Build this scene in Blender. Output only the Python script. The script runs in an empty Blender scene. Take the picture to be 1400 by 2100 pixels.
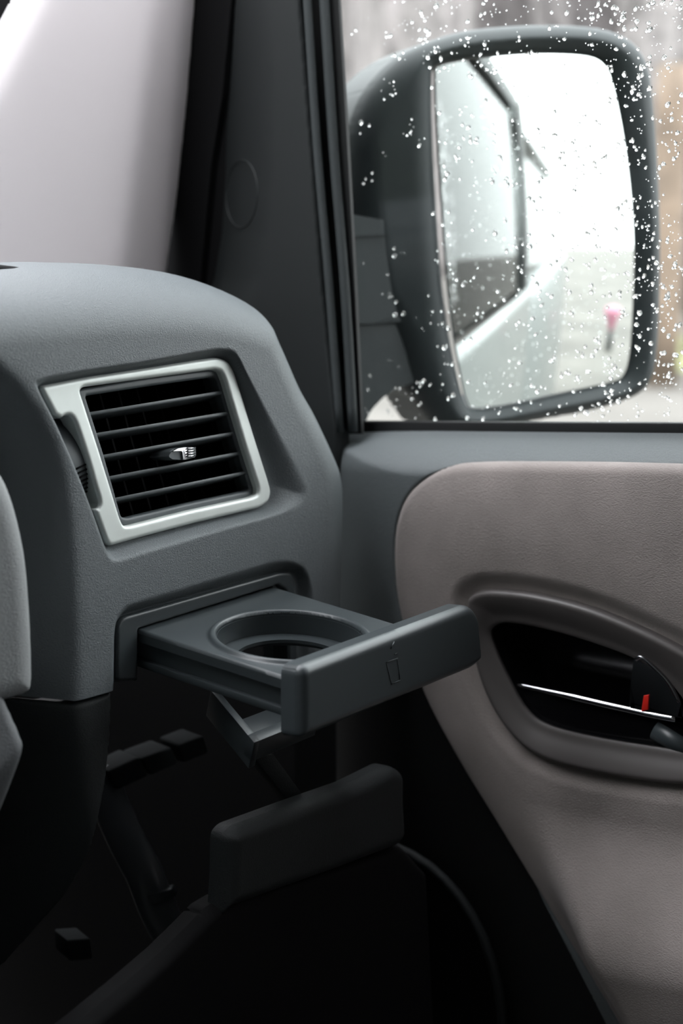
import bpy, bmesh, math, random
import numpy as np
from mathutils import Vector

random.seed(7)
RNG = np.random.default_rng(11)
scene = bpy.context.scene
COL = scene.collection

# ------------------------------------------------------------------ camera
F = 2916.667                       # focal length in pixels of the 1400 x 2100 frame (50 mm on a 36 mm tall sensor)
PSI, PIT = math.radians(37.7), math.radians(11.6)
CAM = np.array([0.0, 0.0, 1.45])
CD = np.array([math.cos(PSI)*math.cos(PIT), math.sin(PSI)*math.cos(PIT), -math.sin(PIT)])
CR = np.array([math.sin(PSI), -math.cos(PSI), 0.0])
CU = np.cross(CR, CD)
cam_data = bpy.data.cameras.new('camera')
cam_data.sensor_fit = 'VERTICAL'; cam_data.sensor_height = 36; cam_data.lens = 50
cam_data.clip_start = 0.05; cam_data.clip_end = 300
cam_data.dof.use_dof = True; cam_data.dof.focus_distance = 0.83; cam_data.dof.aperture_fstop = 5.0
cam = bpy.data.objects.new('camera', cam_data); COL.objects.link(cam)
cam.location = Vector(CAM); cam.rotation_euler = Vector(CD).to_track_quat('-Z', 'Y').to_euler()
scene.camera = cam

# ------------------------------------------------------------------ overcast sky, exposure
world = bpy.data.worlds.new('overcast_sky'); scene.world = world; world.use_nodes = True
wn = world.node_tree.nodes; wl = world.node_tree.links
bg = wn['Background']; bg.inputs['Strength'].default_value = 1.0
tc = wn.new('ShaderNodeTexCoord'); sx = wn.new('ShaderNodeSeparateXYZ'); rp_ = wn.new('ShaderNodeValToRGB')
wl.new(tc.outputs['Generated'], sx.inputs[0]); wl.new(sx.outputs['Z'], rp_.inputs[0]); wl.new(rp_.outputs[0], bg.inputs['Color'])
rp_.color_ramp.elements[0].position = 0.0; rp_.color_ramp.elements[0].color = (0.80, 0.80, 0.82, 1)
rp_.color_ramp.elements[1].position = 0.9; rp_.color_ramp.elements[1].color = (1.65, 1.68, 1.75, 1)
scene.view_settings.view_transform = 'Standard'; scene.view_settings.look = 'None'
scene.view_settings.gamma = 1.0; scene.view_settings.use_curve_mapping = False
scene.view_settings.exposure = 2.4

# ------------------------------------------------------------------ helpers
def ray(x, y):
    v = CD*F + CR*(x-700) + CU*(1050-y)
    return v/np.linalg.norm(v)
def at(x, y, d): return CAM + ray(x, y)*d
def nrm(v): v = np.array(v, float); return v/np.linalg.norm(v)

class Plane:
    """a real plane in the car; n looks into the cabin, U to the right along it, V up along it"""
    def __init__(s, P, n):
        s.P = np.array(P, float); s.n = nrm(n)
        s.U = nrm(np.cross([0, 0, 1], s.n)); s.V = np.cross(s.n, s.U)
    def uv(s, x, y, w=0.0):
        r = ray(x, y); P = s.P + s.n*w
        q = CAM + r*(np.dot(P-CAM, s.n)/np.dot(r, s.n)) - s.P
        return (q@s.U, q@s.V)
    def px(s, pts, w=0.0):
        return np.array([s.uv(p[0], p[1], p[2] if len(p) > 2 else w) for p in pts])
    def to3(s, u, v, w=0.0):
        u = np.asarray(u, float)[..., None]; v = np.asarray(v, float)[..., None]; w = np.asarray(w, float)[..., None]
        return s.P + s.U*u + s.V*v + s.n*w
    def hit(s, x, y, w=0.0):
        a = s.uv(x, y, w); return s.P + s.U*a[0] + s.V*a[1] + s.n*w
    def off(s, w): return Plane(s.P + s.n*w, s.n)

def cr(pts, n=6, closed=True):
    """Catmull-Rom through the points"""
    P = np.array(pts, float); N = len(P); out = []
    rng = range(N) if closed else range(N-1)
    for i in rng:
        if closed: a, b, c, d = P[(i-1) % N], P[i], P[(i+1) % N], P[(i+2) % N]
        else: a, b, c, d = P[max(i-1, 0)], P[i], P[i+1], P[min(i+2, N-1)]
        for k in range(n):
            t = k/n
            out.append(0.5*((2*b)+(-a+c)*t+(2*a-5*b+4*c-d)*t*t+(-a+3*b-3*c+d)*t**3))
    if not closed: out.append(P[-1])
    return np.array(out)
def rpoly(pts, r, n=6):
    """polygon with rounded corners; r one number or one per corner"""
    P = np.array(pts, float)[:, :2]; N = len(P); out = []
    rs = [r]*N if np.isscalar(r) else r
    for i in range(N):
        a, b, c = P[i-1], P[i], P[(i+1) % N]
        d1, d2 = a-b, c-b; l1, l2 = np.linalg.norm(d1), np.linalg.norm(d2)
        k = min(rs[i], l1*0.45, l2*0.45)
        if k < 1e-6: out.append(b); continue
        p1, p2 = b+d1/l1*k, b+d2/l2*k
        for j in range(n+1):
            t = j/n; out.append((1-t)**2*p1+2*t*(1-t)*b+t*t*p2)
    return np.array(out)

def sdf(Q, poly):
    """signed distance (inside > 0) and nearest boundary point"""
    Q = np.asarray(Q, float); A = np.asarray(poly, float); B = np.roll(A, -1, 0); E = B-A
    L2 = np.maximum((E**2).sum(1), 1e-18)
    D = np.empty(len(Q)); NP = np.empty((len(Q), 2)); S = np.empty(len(Q), bool)
    for k in range(0, len(Q), 8000):
        q = Q[k:k+8000, None, :]
        t = np.clip(((q-A)*E).sum(2)/L2, 0, 1)
        pt = A+E*t[..., None]; d2 = ((q-pt)**2).sum(2); j = d2.argmin(1); ii = np.arange(len(j))
        D[k:k+8000] = np.sqrt(d2[ii, j]); NP[k:k+8000] = pt[ii, j]
        qy = q[..., 1]; qx = q[..., 0]
        c = ((A[:, 1] > qy) != (B[:, 1] > qy))
        dy = np.where(np.abs(E[:, 1]) < 1e-15, 1e-15, E[:, 1])
        xi = A[:, 0]+(qy-A[:, 1])/dy*E[:, 0]
        S[k:k+8000] = ((c & (qx < xi)).sum(1) % 2) == 1
    return np.where(S, D, -D), NP

def sstep(a, b, x):
    t = np.clip((x-a)/(b-a), 0, 1); return t*t*(3-2*t)
def roundoff(sd, r, a=None):
    """how far a rounded edge of radius r has dropped at distance sd from the border"""
    a = r if a is None else a
    k = np.clip(1-sd/r, 0, 1)
    return a*(1-np.sqrt(np.maximum(1-k*k, 0)))

def link(name, me, mat, parent=None, smooth=True):
    o = bpy.data.objects.new(name, me); COL.objects.link(o)
    if mat is not None: me.materials.append(mat)
    if smooth:
        me.polygons.foreach_set('use_smooth', [True]*len(me.polygons))
    if parent is not None:
        o.parent = parent
        o.matrix_parent_inverse = parent.matrix_world.inverted() if False else parent.matrix_basis.inverted()
    return o
def mesh(name, verts, faces, mat, parent=None, smooth=False):
    me = bpy.data.meshes.new(name); me.from_pydata([tuple(v) for v in verts], [], [tuple(f) for f in faces]); me.update()
    return link(name, me, mat, parent, smooth)
def frombm(name, bm, mat, parent=None, smooth=False, angle=None):
    bmesh.ops.recalc_face_normals(bm, faces=bm.faces[:])
    me = bpy.data.meshes.new(name); bm.to_mesh(me); bm.free()
    o = link(name, me, mat, parent, smooth)
    if angle:
        me.polygons.foreach_set('use_smooth', [True]*len(me.polygons))
        me.set_sharp_from_angle(angle=math.radians(angle))
    return o

def panel(name, parent, mat, pl, outer, depth=None, holes=(), res=0.0012, thick=0.008):
    """moulded panel: a fine relief over plane pl inside the outline, with a turned-back rim"""
    outer = np.asarray(outer, float)
    lo = outer.min(0)-res*2; hi = outer.max(0)+res*2
    nu, nv = int((hi[0]-lo[0])/res)+2, int((hi[1]-lo[1])/res)+2
    gu, gv = np.meshgrid(lo[0]+np.arange(nu)*res, lo[1]+np.arange(nv)*res)
    Q = np.stack([gu.ravel(), gv.ravel()], 1)
    sd, near = sdf(Q, outer)
    for h in holes:
        s2, n2 = sdf(Q, h); s2 = -s2
        m = s2 < sd; sd = np.where(m, s2, sd); near[m] = n2[m]
    keep = sd > -res*1.0
    snap = keep & (sd < res*0.25)
    Q[snap] = near[snap]
    idx = np.arange(nu*nv).reshape(nv, nu)
    quads = np.stack([idx[:-1, :-1], idx[:-1, 1:], idx[1:, 1:], idx[1:, :-1]], -1).reshape(-1, 4)
    ok = keep[quads].all(1) & (sd[quads].max(1) > res*0.25)
    quads = quads[ok]
    used = np.unique(quads); rm = -np.ones(nu*nv, int); rm[used] = np.arange(len(used)); quads = rm[quads]
    q = Q[used]; s = np.maximum(sd[used], 0); s[snap[used]] = 0
    w = np.zeros(len(q)) if depth is None else depth(q, s)
    V = pl.to3(q[:, 0], q[:, 1], w)
    e = np.concatenate([quads[:, [0, 1]], quads[:, [1, 2]], quads[:, [2, 3]], quads[:, [3, 0]]])
    key = np.sort(e, 1); _, inv, cnt = np.unique(key[:, 0]*(len(q)+1)+key[:, 1], return_inverse=True, return_counts=True)
    be = e[cnt[inv] == 1]
    bv = np.unique(be); m1 = -np.ones(len(q), int); m1[bv] = np.arange(len(bv))
    n0 = len(V); nb = len(bv)
    Vall = np.concatenate([V, V[bv], V[bv]-pl.n*thick])
    skirt = np.stack([n0+m1[be[:, 1]], n0+m1[be[:, 0]], n0+nb+m1[be[:, 0]], n0+nb+m1[be[:, 1]]], 1)
    faces = np.concatenate([quads, skirt])
    me = bpy.data.meshes.new(name)
    me.vertices.add(len(Vall)); me.vertices.foreach_set('co', Vall.ravel())
    me.loops.add(faces.size); me.loops.foreach_set('vertex_index', faces.ravel())
    me.polygons.add(len(faces)); me.polygons.foreach_set('loop_start', np.arange(0, faces.size, 4))
    me.polygons.foreach_set('loop_total', np.full(len(faces), 4)); me.update(calc_edges=True)
    me.validate()
    return link(name, me, mat, parent, True)

def prism(name, parent, mat, pl, poly, w0, w1, bev=0.002, seg=3, angle=40):
    """solid plate: outline on plane pl from offset w0 (front) back to w1, front edge bevelled"""
    poly = np.asarray(poly, float); bm = bmesh.new()
    f = [bm.verts.new(tuple(pl.to3(p[0], p[1], w0))) for p in poly]
    b = [bm.verts.new(tuple(pl.to3(p[0], p[1], w1))) for p in poly]
    ff = bm.faces.new(f); bm.faces.new(b[::-1]); n = len(f)
    for i in range(n): bm.faces.new((f[i], b[i], b[(i+1) % n], f[(i+1) % n]))
    if bev > 0:
        bmesh.ops.bevel(bm, geom=list(ff.edges), offset=bev, segments=seg, affect='EDGES', profile=0.5)
    return frombm(name, bm, mat, parent, angle=angle)

def hexa(name, parent, mat, c8, bev=0.0, seg=2):
    """box from eight corners: four in front (counter-clockwise), four behind in the same order"""
    bm = bmesh.new(); v = [bm.verts.new(tuple(c)) for c in c8]
    for f in ((0, 1, 2, 3), (7, 6, 5, 4), (0, 4, 5, 1), (1, 5, 6, 2), (2, 6, 7, 3), (3, 7, 4, 0)):
        bm.faces.new([v[i] for i in f])
    if bev > 0: bmesh.ops.bevel(bm, geom=bm.edges[:], offset=bev, segments=seg, affect='EDGES', profile=0.5)
    return frombm(name, bm, mat, parent, angle=40)
def box(name, parent, mat, lo, hi, bev=0.0):
    x0, y0, z0 = lo; x1, y1, z1 = hi
    return hexa(name, parent, mat, [(x0, y0, z0), (x1, y0, z0), (x1, y0, z1), (x0, y0, z1), (x0, y1, z0), (x1, y1, z0), (x1, y1, z1), (x0, y1, z1)], bev)
def tube(name, parent, mat, pts, rad, n=10, flat=1.0, flatdir=None, caps=True):
    """tube along a path; flat squeezes it along flatdir"""
    P = [np.array(p, float) for p in pts]; N = len(P); V = []; Fc = []
    rads = [rad]*N if np.isscalar(rad) else rad
    ref = np.array([0, 0, 1.0]) if flatdir is None else nrm(flatdir)
    for i in range(N):
        t = nrm(P[min(i+1, N-1)]-P[max(i-1, 0)])
        a = ref-t*(ref@t)
        if np.linalg.norm(a) < 1e-3: a = np.cross(t, [1, 0, 0.01])
        a = nrm(a); b = np.cross(t, a)
        for k in range(n):
            th = 2*math.pi*k/n
            V.append(P[i]+a*math.cos(th)*rads[i]*flat+b*math.sin(th)*rads[i])
    for i in range(N-1):
        for k in range(n):
            Fc.append((i*n+k, i*n+(k+1) % n, (i+1)*n+(k+1) % n, (i+1)*n+k))
    if caps: Fc.append(tuple(range(n))[::-1]); Fc.append(tuple((N-1)*n+k for k in range(n)))
    return mesh(name, V, Fc, mat, parent, True)

def empty(name, loc, label=None, cat=None, group=None, kind=None):
    o = bpy.data.objects.new(name, None); COL.objects.link(o); o.location = Vector(loc); o.empty_display_size = 0.05
    return tag(o, label, cat, group, kind)
def tag(o, label=None, cat=None, group=None, kind=None):
    if label: o['label'] = label
    if cat: o['category'] = cat
    if group: o['group'] = group
    if kind: o['kind'] = kind
    return o

# ------------------------------------------------------------------ materials
def mat(name, color, rough=0.6, metal=0.0, spec=0.5, grain=None, vary=None, coat=0.0, sheen=0.0, weave=None):
    """procedural principled material: grain = (scale, strength), vary = (scale, amount)"""
    m = bpy.data.materials.new(name); m.use_nodes = True
    nt = m.node_tree; b = nt.nodes['Principled BSDF']
    b.inputs['Base Color'].default_value = (*color, 1); b.inputs['Roughness'].default_value = rough
    b.inputs['Metallic'].default_value = metal; b.inputs['Specular IOR Level'].default_value = spec
    b.inputs['Coat Weight'].default_value = coat; b.inputs['Sheen Weight'].default_value = sheen
    t = nt.nodes.new('ShaderNodeTexCoord')
    if vary:
        nz = nt.nodes.new('ShaderNodeTexNoise'); nz.inputs['Scale'].default_value = vary[0]; nz.inputs['Detail'].default_value = 5
        nt.links.new(t.outputs['Object'], nz.inputs['Vector'])
        rmp = nt.nodes.new('ShaderNodeValToRGB'); a = vary[1]
        rmp.color_ramp.elements[0].position = 0.3; rmp.color_ramp.elements[1].position = 0.7
        rmp.color_ramp.elements[0].color = (*[max(c*(1-a), 0) for c in color], 1)
        rmp.color_ramp.elements[1].color = (*[min(c*(1+a), 1) for c in color], 1)
        nt.links.new(nz.outputs['Fac'], rmp.inputs[0]); nt.links.new(rmp.outputs[0], b.inputs['Base Color'])
    last = None
    if grain:
        v = nt.nodes.new('ShaderNodeTexVoronoi'); v.inputs['Scale'].default_value = grain[0]
        mp = nt.nodes.new('ShaderNodeMapping'); mp.inputs['Scale'].default_value = (1, 1, 1.7)
        n2 = nt.nodes.new('ShaderNodeTexNoise'); n2.inputs['Scale'].default_value = grain[0]*0.6; n2.inputs['Detail'].default_value = 3
        mx = nt.nodes.new('ShaderNodeMix'); mx.data_type = 'VECTOR'; mx.inputs[0].default_value = 0.004
        nt.links.new(t.outputs['Object'], n2.inputs['Vector'])
        nt.links.new(t.outputs['Object'], mx.inputs[4]); nt.links.new(n2.outputs['Color'], mx.inputs[5])
        nt.links.new(mx.outputs[1], mp.inputs['Vector']); nt.links.new(mp.outputs[0], v.inputs['Vector'])
        bp = nt.nodes.new('ShaderNodeBump'); bp.inputs['Strength'].default_value = grain[1]; bp.inputs['Distance'].default_value = 0.0006
        nt.links.new(v.outputs['Distance'], bp.inputs['Height']); last = bp
    if weave:
        nz = nt.nodes.new('ShaderNodeTexNoise'); nz.inputs['Scale'].default_value = weave[0]; nz.inputs['Detail'].default_value = 4
        mp = nt.nodes.new('ShaderNodeMapping'); mp.inputs['Scale'].default_value = (1, 1, 2.2); mp.inputs['Rotation'].default_value = (0.25, 0, 0)
        nt.links.new(t.outputs['Object'], mp.inputs['Vector']); nt.links.new(mp.outputs[0], nz.inputs['Vector'])
        bp = nt.nodes.new('ShaderNodeBump'); bp.inputs['Strength'].default_value = weave[1]; bp.inputs['Distance'].default_value = 0.0012
        nt.links.new(nz.outputs['Fac'], bp.inputs['Height']); last = bp
    if last: nt.links.new(last.outputs[0], b.inputs['Normal'])
    return m
M = {}
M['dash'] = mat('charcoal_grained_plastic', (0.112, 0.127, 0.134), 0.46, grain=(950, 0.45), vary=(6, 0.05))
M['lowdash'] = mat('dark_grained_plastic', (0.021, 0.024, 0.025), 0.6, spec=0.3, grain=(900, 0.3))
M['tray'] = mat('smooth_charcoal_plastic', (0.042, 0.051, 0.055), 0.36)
M['black'] = mat('matte_black_plastic', (0.006, 0.006, 0.0065), 0.8, spec=0.15)
M['block'] = mat('black_footwell_plastic', (0.03, 0.034, 0.036), 0.8, spec=0.1)
M['lever'] = mat('satin_black_lever', (0.11, 0.12, 0.13), 0.28)
M['gloss'] = mat('gloss_black_plastic', (0.006, 0.006, 0.007), 0.15)
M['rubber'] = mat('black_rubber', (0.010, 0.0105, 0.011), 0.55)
M['seal'] = mat('grey_rubber_seal', (0.05, 0.058, 0.06), 0.6)
M['silver'] = mat('satin_silver_paint', (0.74, 0.78, 0.75), 0.42, metal=0.25, vary=(60, 0.04))
M['vent'] = mat('dark_grey_vent_plastic', (0.085, 0.098, 0.104), 0.45)
M['chrome'] = mat('chrome', (0.82, 0.82, 0.85), 0.12, metal=1.0)
M['dchrome'] = mat('dark_chrome', (0.35, 0.35, 0.37), 0.18, metal=1.0)
M['pillar'] = mat('light_grey_trim_fabric', (0.72, 0.67, 0.68), 0.85, weave=(1500, 0.15))
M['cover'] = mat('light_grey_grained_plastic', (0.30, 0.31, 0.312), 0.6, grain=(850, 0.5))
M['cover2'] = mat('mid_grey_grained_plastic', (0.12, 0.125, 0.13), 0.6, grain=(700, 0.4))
M['door'] = mat('charcoal_door_plastic', (0.148, 0.166, 0.172), 0.45, grain=(900, 0.5))
M['corner'] = mat('charcoal_corner_trim', (0.0115, 0.0145, 0.015), 0.6, grain=(1200, 0.12))
M['fabric'] = mat('brownish_grey_door_fabric', (0.34, 0.30, 0.283), 0.9, sheen=0.15, vary=(16, 0.16), weave=(700, 0.55))
M['bezel'] = mat('warm_grey_satin_plastic', (0.105, 0.095, 0.092), 0.42)
M['red'] = mat('red_paint', (0.8, 0.02, 0.01), 0.5)
M['mirrorbody'] = mat('wet_black_mirror_plastic', (0.014, 0.018, 0.019), 0.55, spec=0.3)
M['wet_highlight'] = mat('wet_highlight_plastic', (0.06, 0.065, 0.068), 0.15)  # paler than the mirror plastic, for the highlight on its arm
M['mirror'] = mat('mirror_glass', (0.86, 0.9, 0.88), 0.03, metal=1.0)
M['white'] = mat('silver_car_paint', (0.13, 0.14, 0.138), 0.35, coat=0.3)
M['bark_d'] = mat('dark_bark', (0.07, 0.06, 0.06), 0.9, vary=(5, 0.5), weave=(30, 0.8))
M['bark_l'] = mat('pale_bark', (0.22, 0.20, 0.195), 0.9, vary=(3, 0.45), weave=(30, 0.8))
M['bark_o'] = mat('orange_brown_wood', (0.17, 0.125, 0.092), 0.85, vary=(4, 0.35))
M['ground'] = mat('wet_pale_asphalt', (0.12, 0.111, 0.102), 0.9, spec=0.15, vary=(0.8, 0.25))
M['grass'] = mat('winter_grass', (0.24, 0.25, 0.12), 0.9, vary=(8, 0.5))
M['snow'] = mat('snow', (0.8, 0.8, 0.82), 0.8, vary=(3, 0.08))
M['screen_hedge'] = mat('dark_evergreen', (0.035, 0.045, 0.03), 0.9, vary=(6, 0.6))
M['brush'] = mat('pale_brown_brush', (0.17, 0.152, 0.15), 0.95, vary=(0.9, 0.6))
M['pink'] = mat('pink_paint', (0.42, 0.17, 0.23), 0.5)
M['carpet'] = mat('black_carpet', (0.012, 0.012, 0.013), 0.95, weave=(300, 0.6))
M['headliner'] = mat('grey_headliner', (0.14, 0.135, 0.132), 0.9)

def glass_mat(name, tint, refl=1.0):
    m = bpy.data.materials.new(name); m.use_nodes = True; nt = m.node_tree; nt.nodes.clear()
    o = nt.nodes.new('ShaderNodeOutputMaterial'); mx = nt.nodes.new('ShaderNodeMixShader')
    tr = nt.nodes.new('ShaderNodeBsdfTransparent'); gl = nt.nodes.new('ShaderNodeBsdfGlossy'); fr = nt.nodes.new('ShaderNodeFresnel')
    tr.inputs[0].default_value = (*tint, 1); gl.inputs['Roughness'].default_value = 0.02; fr.inputs[0].default_value = 1.27
    nt.links.new(fr.outputs[0], mx.inputs[0]); nt.links.new(tr.outputs[0], mx.inputs[1]); nt.links.new(gl.outputs[0], mx.inputs[2])
    nt.links.new(mx.outputs[0], o.inputs[0]); return m
M['glass'] = glass_mat('window_glass', (0.96, 0.985, 0.975))
def water_mat():
    m = bpy.data.materials.new('rain_water'); m.use_nodes = True; nt = m.node_tree; nt.nodes.clear()
    o = nt.nodes.new('ShaderNodeOutputMaterial'); g = nt.nodes.new('ShaderNodeBsdfGlass')
    g.inputs['IOR'].default_value = 1.33; g.inputs['Roughness'].default_value = 0.0
    nt.links.new(g.outputs[0], o.inputs[0]); return m
M['water'] = water_mat()

# ------------------------------------------------------------------ planes of the car
def tilt(deg): a = math.radians(deg); return (0, -math.cos(a), math.sin(a))
FACE = Plane(at(370, 930, 0.86), tilt(8))                 # dashboard front
DOOR = Plane(at(1100, 1100, 0.93), (-1, 0, 0))            # door lining
XD = DOOR.P[0]
GLASS = Plane(DOOR.hit(1070, 870, -0.049), (-math.cos(math.radians(2.5)), 0, -math.sin(math.radians(2.5))))

FACE = Plane(at(370, 930, 0.84), tilt(8))

# ================================================================== cabin shell (structure)
floor = box('floor', None, M['carpet'], (-0.80, -0.94, 0.52), (0.80, 1.25, 0.56)); tag(floor, 'black carpeted footwell floor under the dashboard', 'floor', kind='structure')
ceil = box('ceiling', None, M['headliner'], (-0.76, -0.94, 1.83), (0.72, 0.60, 1.87)); tag(ceil, 'grey headliner of the cabin overhead', 'ceiling', kind='structure')
fire = box('wall_front', None, M['carpet'], (-0.80, 1.22, 0.56), (0.80, 1.26, 1.36)); tag(fire, 'black firewall at the front of the footwell', 'wall', kind='structure')
back = box('wall_back', None, M['headliner'], (-0.80, -0.94, 0.56), (0.79, -0.90, 1.90)); tag(back, 'unseen grey bulkhead added to cut light from the rear of the cab', 'wall', kind='structure')  # added out of view to keep rear light out of the cabin
wleft = empty('wall_left', (-.78, 0, .56), 'opposite door lining with its window opening', 'wall', kind='structure')
box('lining', wleft, M['headliner'], (-0.80, -0.90, 0.56), (-0.76, 1.22, 1.56))
box('pillar', wleft, M['headliner'], (-0.80, -0.90, 1.56), (-0.76, -0.35, 1.90))
box('roof_rail', wleft, M['headliner'], (-0.80, -0.35, 1.78), (-0.74, 0.45, 1.90))
box('front_pillar', wleft, M['headliner'], (-0.80, 0.30, 1.56), (-0.76, 0.62, 1.80))
kick = box('wall_right', None, M['carpet'], (0.842, 0.56, 0.50), (0.853, 1.25, 1.27)); tag(kick, 'black kick panel at the side of the footwell', 'wall', kind='structure')
# ================================================================== dashboard
dash = empty('dashboard', (0.62, 0.62, 1.19), 'charcoal grained plastic dashboard end with rounded hood', 'dashboard')
OUT = [(-120, 545, -.092), (0, 541, -.092), (150, 546, -.092), (280, 561, -.088), (400, 596, -.078), (470, 634, -.066), (525, 680, -.052), (570, 722, -.040),
       (610, 768, -.030), (652, 815, -.021), (686, 865, -.014), (711, 915, -.010), (725, 960, -.009), (729, 1020, -.009), (727, 1100, -.009), (723, 1240, -.009), (717, 1420, -.009)]
NOTCH = [(612, 1420), (604, 1230), (590, 1212), (572, 1198), (284, 1288), (283, 1398), (238, 1402), (235, 1416), (160, 1438), (80, 1432), (-120, 1425)]
o_uv = FACE.px(OUT); n_uv = FACE.px(NOTCH)
o_uv[0] = o_uv[1]+[-.16, 0]; n_uv[-1] = [o_uv[0][0], n_uv[-1][1]]
ROLL = np.concatenate([cr(o_uv[1:], 5, False), [[o_uv[-1][0], -0.5], [-0.9, -0.5], [-0.9, o_uv[0][1]]]])
OUTER = np.concatenate([[o_uv[0]], cr(o_uv[1:], 5, False), n_uv])
BEZ = [(77, 793), (180, 773), (300, 755), (400, 739), (440, 733), (462, 739), (474, 757), (490, 805), (520, 903), (546, 985), (552, 1008), (548, 1027), (530, 1041), (400, 1072), (300, 1098), (218, 1121), (192, 1050), (160, 965), (120, 872)]
WB = -0.009
b_uv = rpoly(FACE.px(BEZ, WB), 0.004)
RO = FACE.px([(72, 788), (80, 777), (180, 758), (300, 740), (420, 718), (455, 714), (482, 722), (505, 765), (545, 838), (590, 920), (624, 985), (632, 1012), (622, 1036), (590, 1050), (500, 1076), (400, 1106), (300, 1136), (250, 1152), (228, 1150), (214, 1126), (188, 1052), (156, 967), (116, 874)])
TO = FACE.px([(226, 1460), (230, 1300), (238, 1262), (258, 1240), (450, 1183), (555, 1151), (595, 1148), (628, 1165), (643, 1212), (650, 1460)])
TI = FACE.px([(240, 1460), (240, 1284), (252, 1264), (575, 1174), (597, 1173), (606, 1190), (614, 1460)], -0.008)
RO = cr(RO, 4); TO = rpoly(TO, .006)
CREASE = FACE.px([(-60, 690), (0, 745), (40, 790), (85, 850), (115, 910), (135, 980), (148, 1080), (154, 1200), (157, 1300), (158, 1460)])
OPEN = [(160, 801), (168, 794), (300, 776), (436, 758), (450, 762), (458, 780), (472, 828), (500, 922), (526, 1002), (524, 1014), (510, 1020), (380, 1048), (262, 1078), (249, 1078), (242, 1062), (200, 925)]
SLOT = [(108, 866), (122, 858), (132, 852), (142, 854), (151, 868), (163, 902), (178, 950), (190, 992), (200, 1026), (198, 1040), (188, 1044), (176, 1040)]
vf_hole = rpoly(FACE.px([(152, 797), (300, 771), (440, 752), (458, 762), (506, 920), (533, 1004), (526, 1021), (380, 1053), (247, 1085), (236, 1066), (194, 925)], WB-.002), .003)
slot_hole = cr(FACE.px(SLOT, WB-.001), 5)
def ramp(q, outp, inp, p=1.0):
    a, _ = sdf(q, outp); b, _ = sdf(q, inp)
    t = np.where(b >= 0, 1.0, np.where(a <= 0, 0.0, a/np.maximum(a-b, 1e-9)))
    return t*t*(3-2*t) if p == 1.0 else t**p
def dash_depth(q, s):
    u, v = q[:, 0], q[:, 1]
    sr, _ = sdf(q, ROLL); sr = np.maximum(sr, 0)
    k = sstep(-0.055, 0.065, v)
    d = -roundoff(sr, 0.042+0.010*k, 0.036+0.056*k)
    d -= 0.0105*ramp(q, RO, b_uv)
    d -= 0.0085*ramp(q, TO, TI)
    cu = np.interp(-v, -CREASE[:, 1], CREASE[:, 0])
    x = (cu-u)
    d -= 1.7*0.5*(x+np.sqrt(x*x+0.004**2))*sstep(0.075, 0.045, v)
    return d
panel('fascia', dash, M['dash'], FACE, OUTER, dash_depth, holes=[vf_hole, slot_hole], res=0.0009, thick=0.02)
# top of the dashboard running forward to the windscreen, and the part that goes on across the car
zt = FACE.hit(280, 563, -.09)[2]-0.003
yt = FACE.hit(280, 563, -.09)[1]
V = [(-0.76, yt-.02, zt-.001), (0.42, yt-.02, zt-.001), (0.60, yt+.01, zt-.006), (0.70, yt+.03, zt-.030), (0.76, yt+.10, zt-.05), (0.78, 1.20, zt-.05), (-0.76, 1.20, zt-.02)]
bm = bmesh.new(); f = [bm.verts.new(v) for v in V]; g = [bm.verts.new((v[0], v[1], v[2]-.04)) for v in V]
bm.faces.new(f); bm.faces.new(g[::-1])
for i in range(len(V)): bm.faces.new((f[i], g[i], g[(i+1) % len(V)], f[(i+1) % len(V)]))
frombm('dash_top', bm, M['dash'], dash)
box('dash_body', dash, M['dash'], (-0.76, 0.47, 0.95), (0.34, 1.18, zt-.004), .03)
# dark slot of the defroster on the top of the dash
p = FACE.hit(14, 558, -.052)
tube('defroster_slot', dash, M['black'], [p+np.array([-.09, .0, .0025]), p+np.array([-.02, 0.0, .0025]), p+np.array([.012, -.004, .001])], [.010, .010, .003], flat=.35)

# lower leg of the dash below the seam
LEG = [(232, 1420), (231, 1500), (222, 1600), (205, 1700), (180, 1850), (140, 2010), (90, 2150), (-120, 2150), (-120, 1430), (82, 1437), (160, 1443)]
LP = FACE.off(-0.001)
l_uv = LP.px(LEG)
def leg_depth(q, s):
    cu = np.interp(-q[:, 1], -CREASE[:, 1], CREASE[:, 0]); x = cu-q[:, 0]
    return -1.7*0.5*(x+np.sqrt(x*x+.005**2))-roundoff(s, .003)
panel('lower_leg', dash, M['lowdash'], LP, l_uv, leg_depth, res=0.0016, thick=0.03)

# ------------------------------------------------------------------ air vent
vent = empty('air_vent', tuple(FACE.hit(370, 930, WB)), 'silver framed air vent with dark horizontal slats in the dashboard', 'air vent')
VB = FACE.off(WB)
open_uv = rpoly(VB.px(OPEN), .002, 4); slot_uv = cr(VB.px(SLOT), 5)
def bez_depth(q, s): return 0.0022-roundoff(s, .0022)
panel('bezel', vent, M['silver'], VB, rpoly(VB.px(BEZ), 0.004), bez_depth, holes=[open_uv, slot_uv], res=0.0006, thick=0.009)
INN = [(176, 812), (300, 793), (440, 773), (447, 778), (462, 830), (488, 922), (514, 1000), (510, 1006), (380, 1034), (262, 1062), (250, 1060), (214, 932)]
VF = FACE.off(WB-.003)
def vf_depth(q, s): return -roundoff(s, .0016)
panel('vent_frame', vent, M['vent'], VF, rpoly(VF.px([(158, 799), (300, 774), (440, 756), (454, 764), (502, 920), (529, 1004), (524, 1018), (380, 1050), (250, 1081), (240, 1064), (198, 925)]), .003), vf_depth,
      holes=[rpoly(VF.px(INN), .0015, 3)], res=0.0006, thick=0.005)
SL = [((182, 849), (463, 803)), ((195, 892), (474, 846)), ((207, 937), (486, 887)), ((220, 981), (498, 928)), ((233, 1025), (509, 968))]
VS = FACE.off(WB-.0035)
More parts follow.
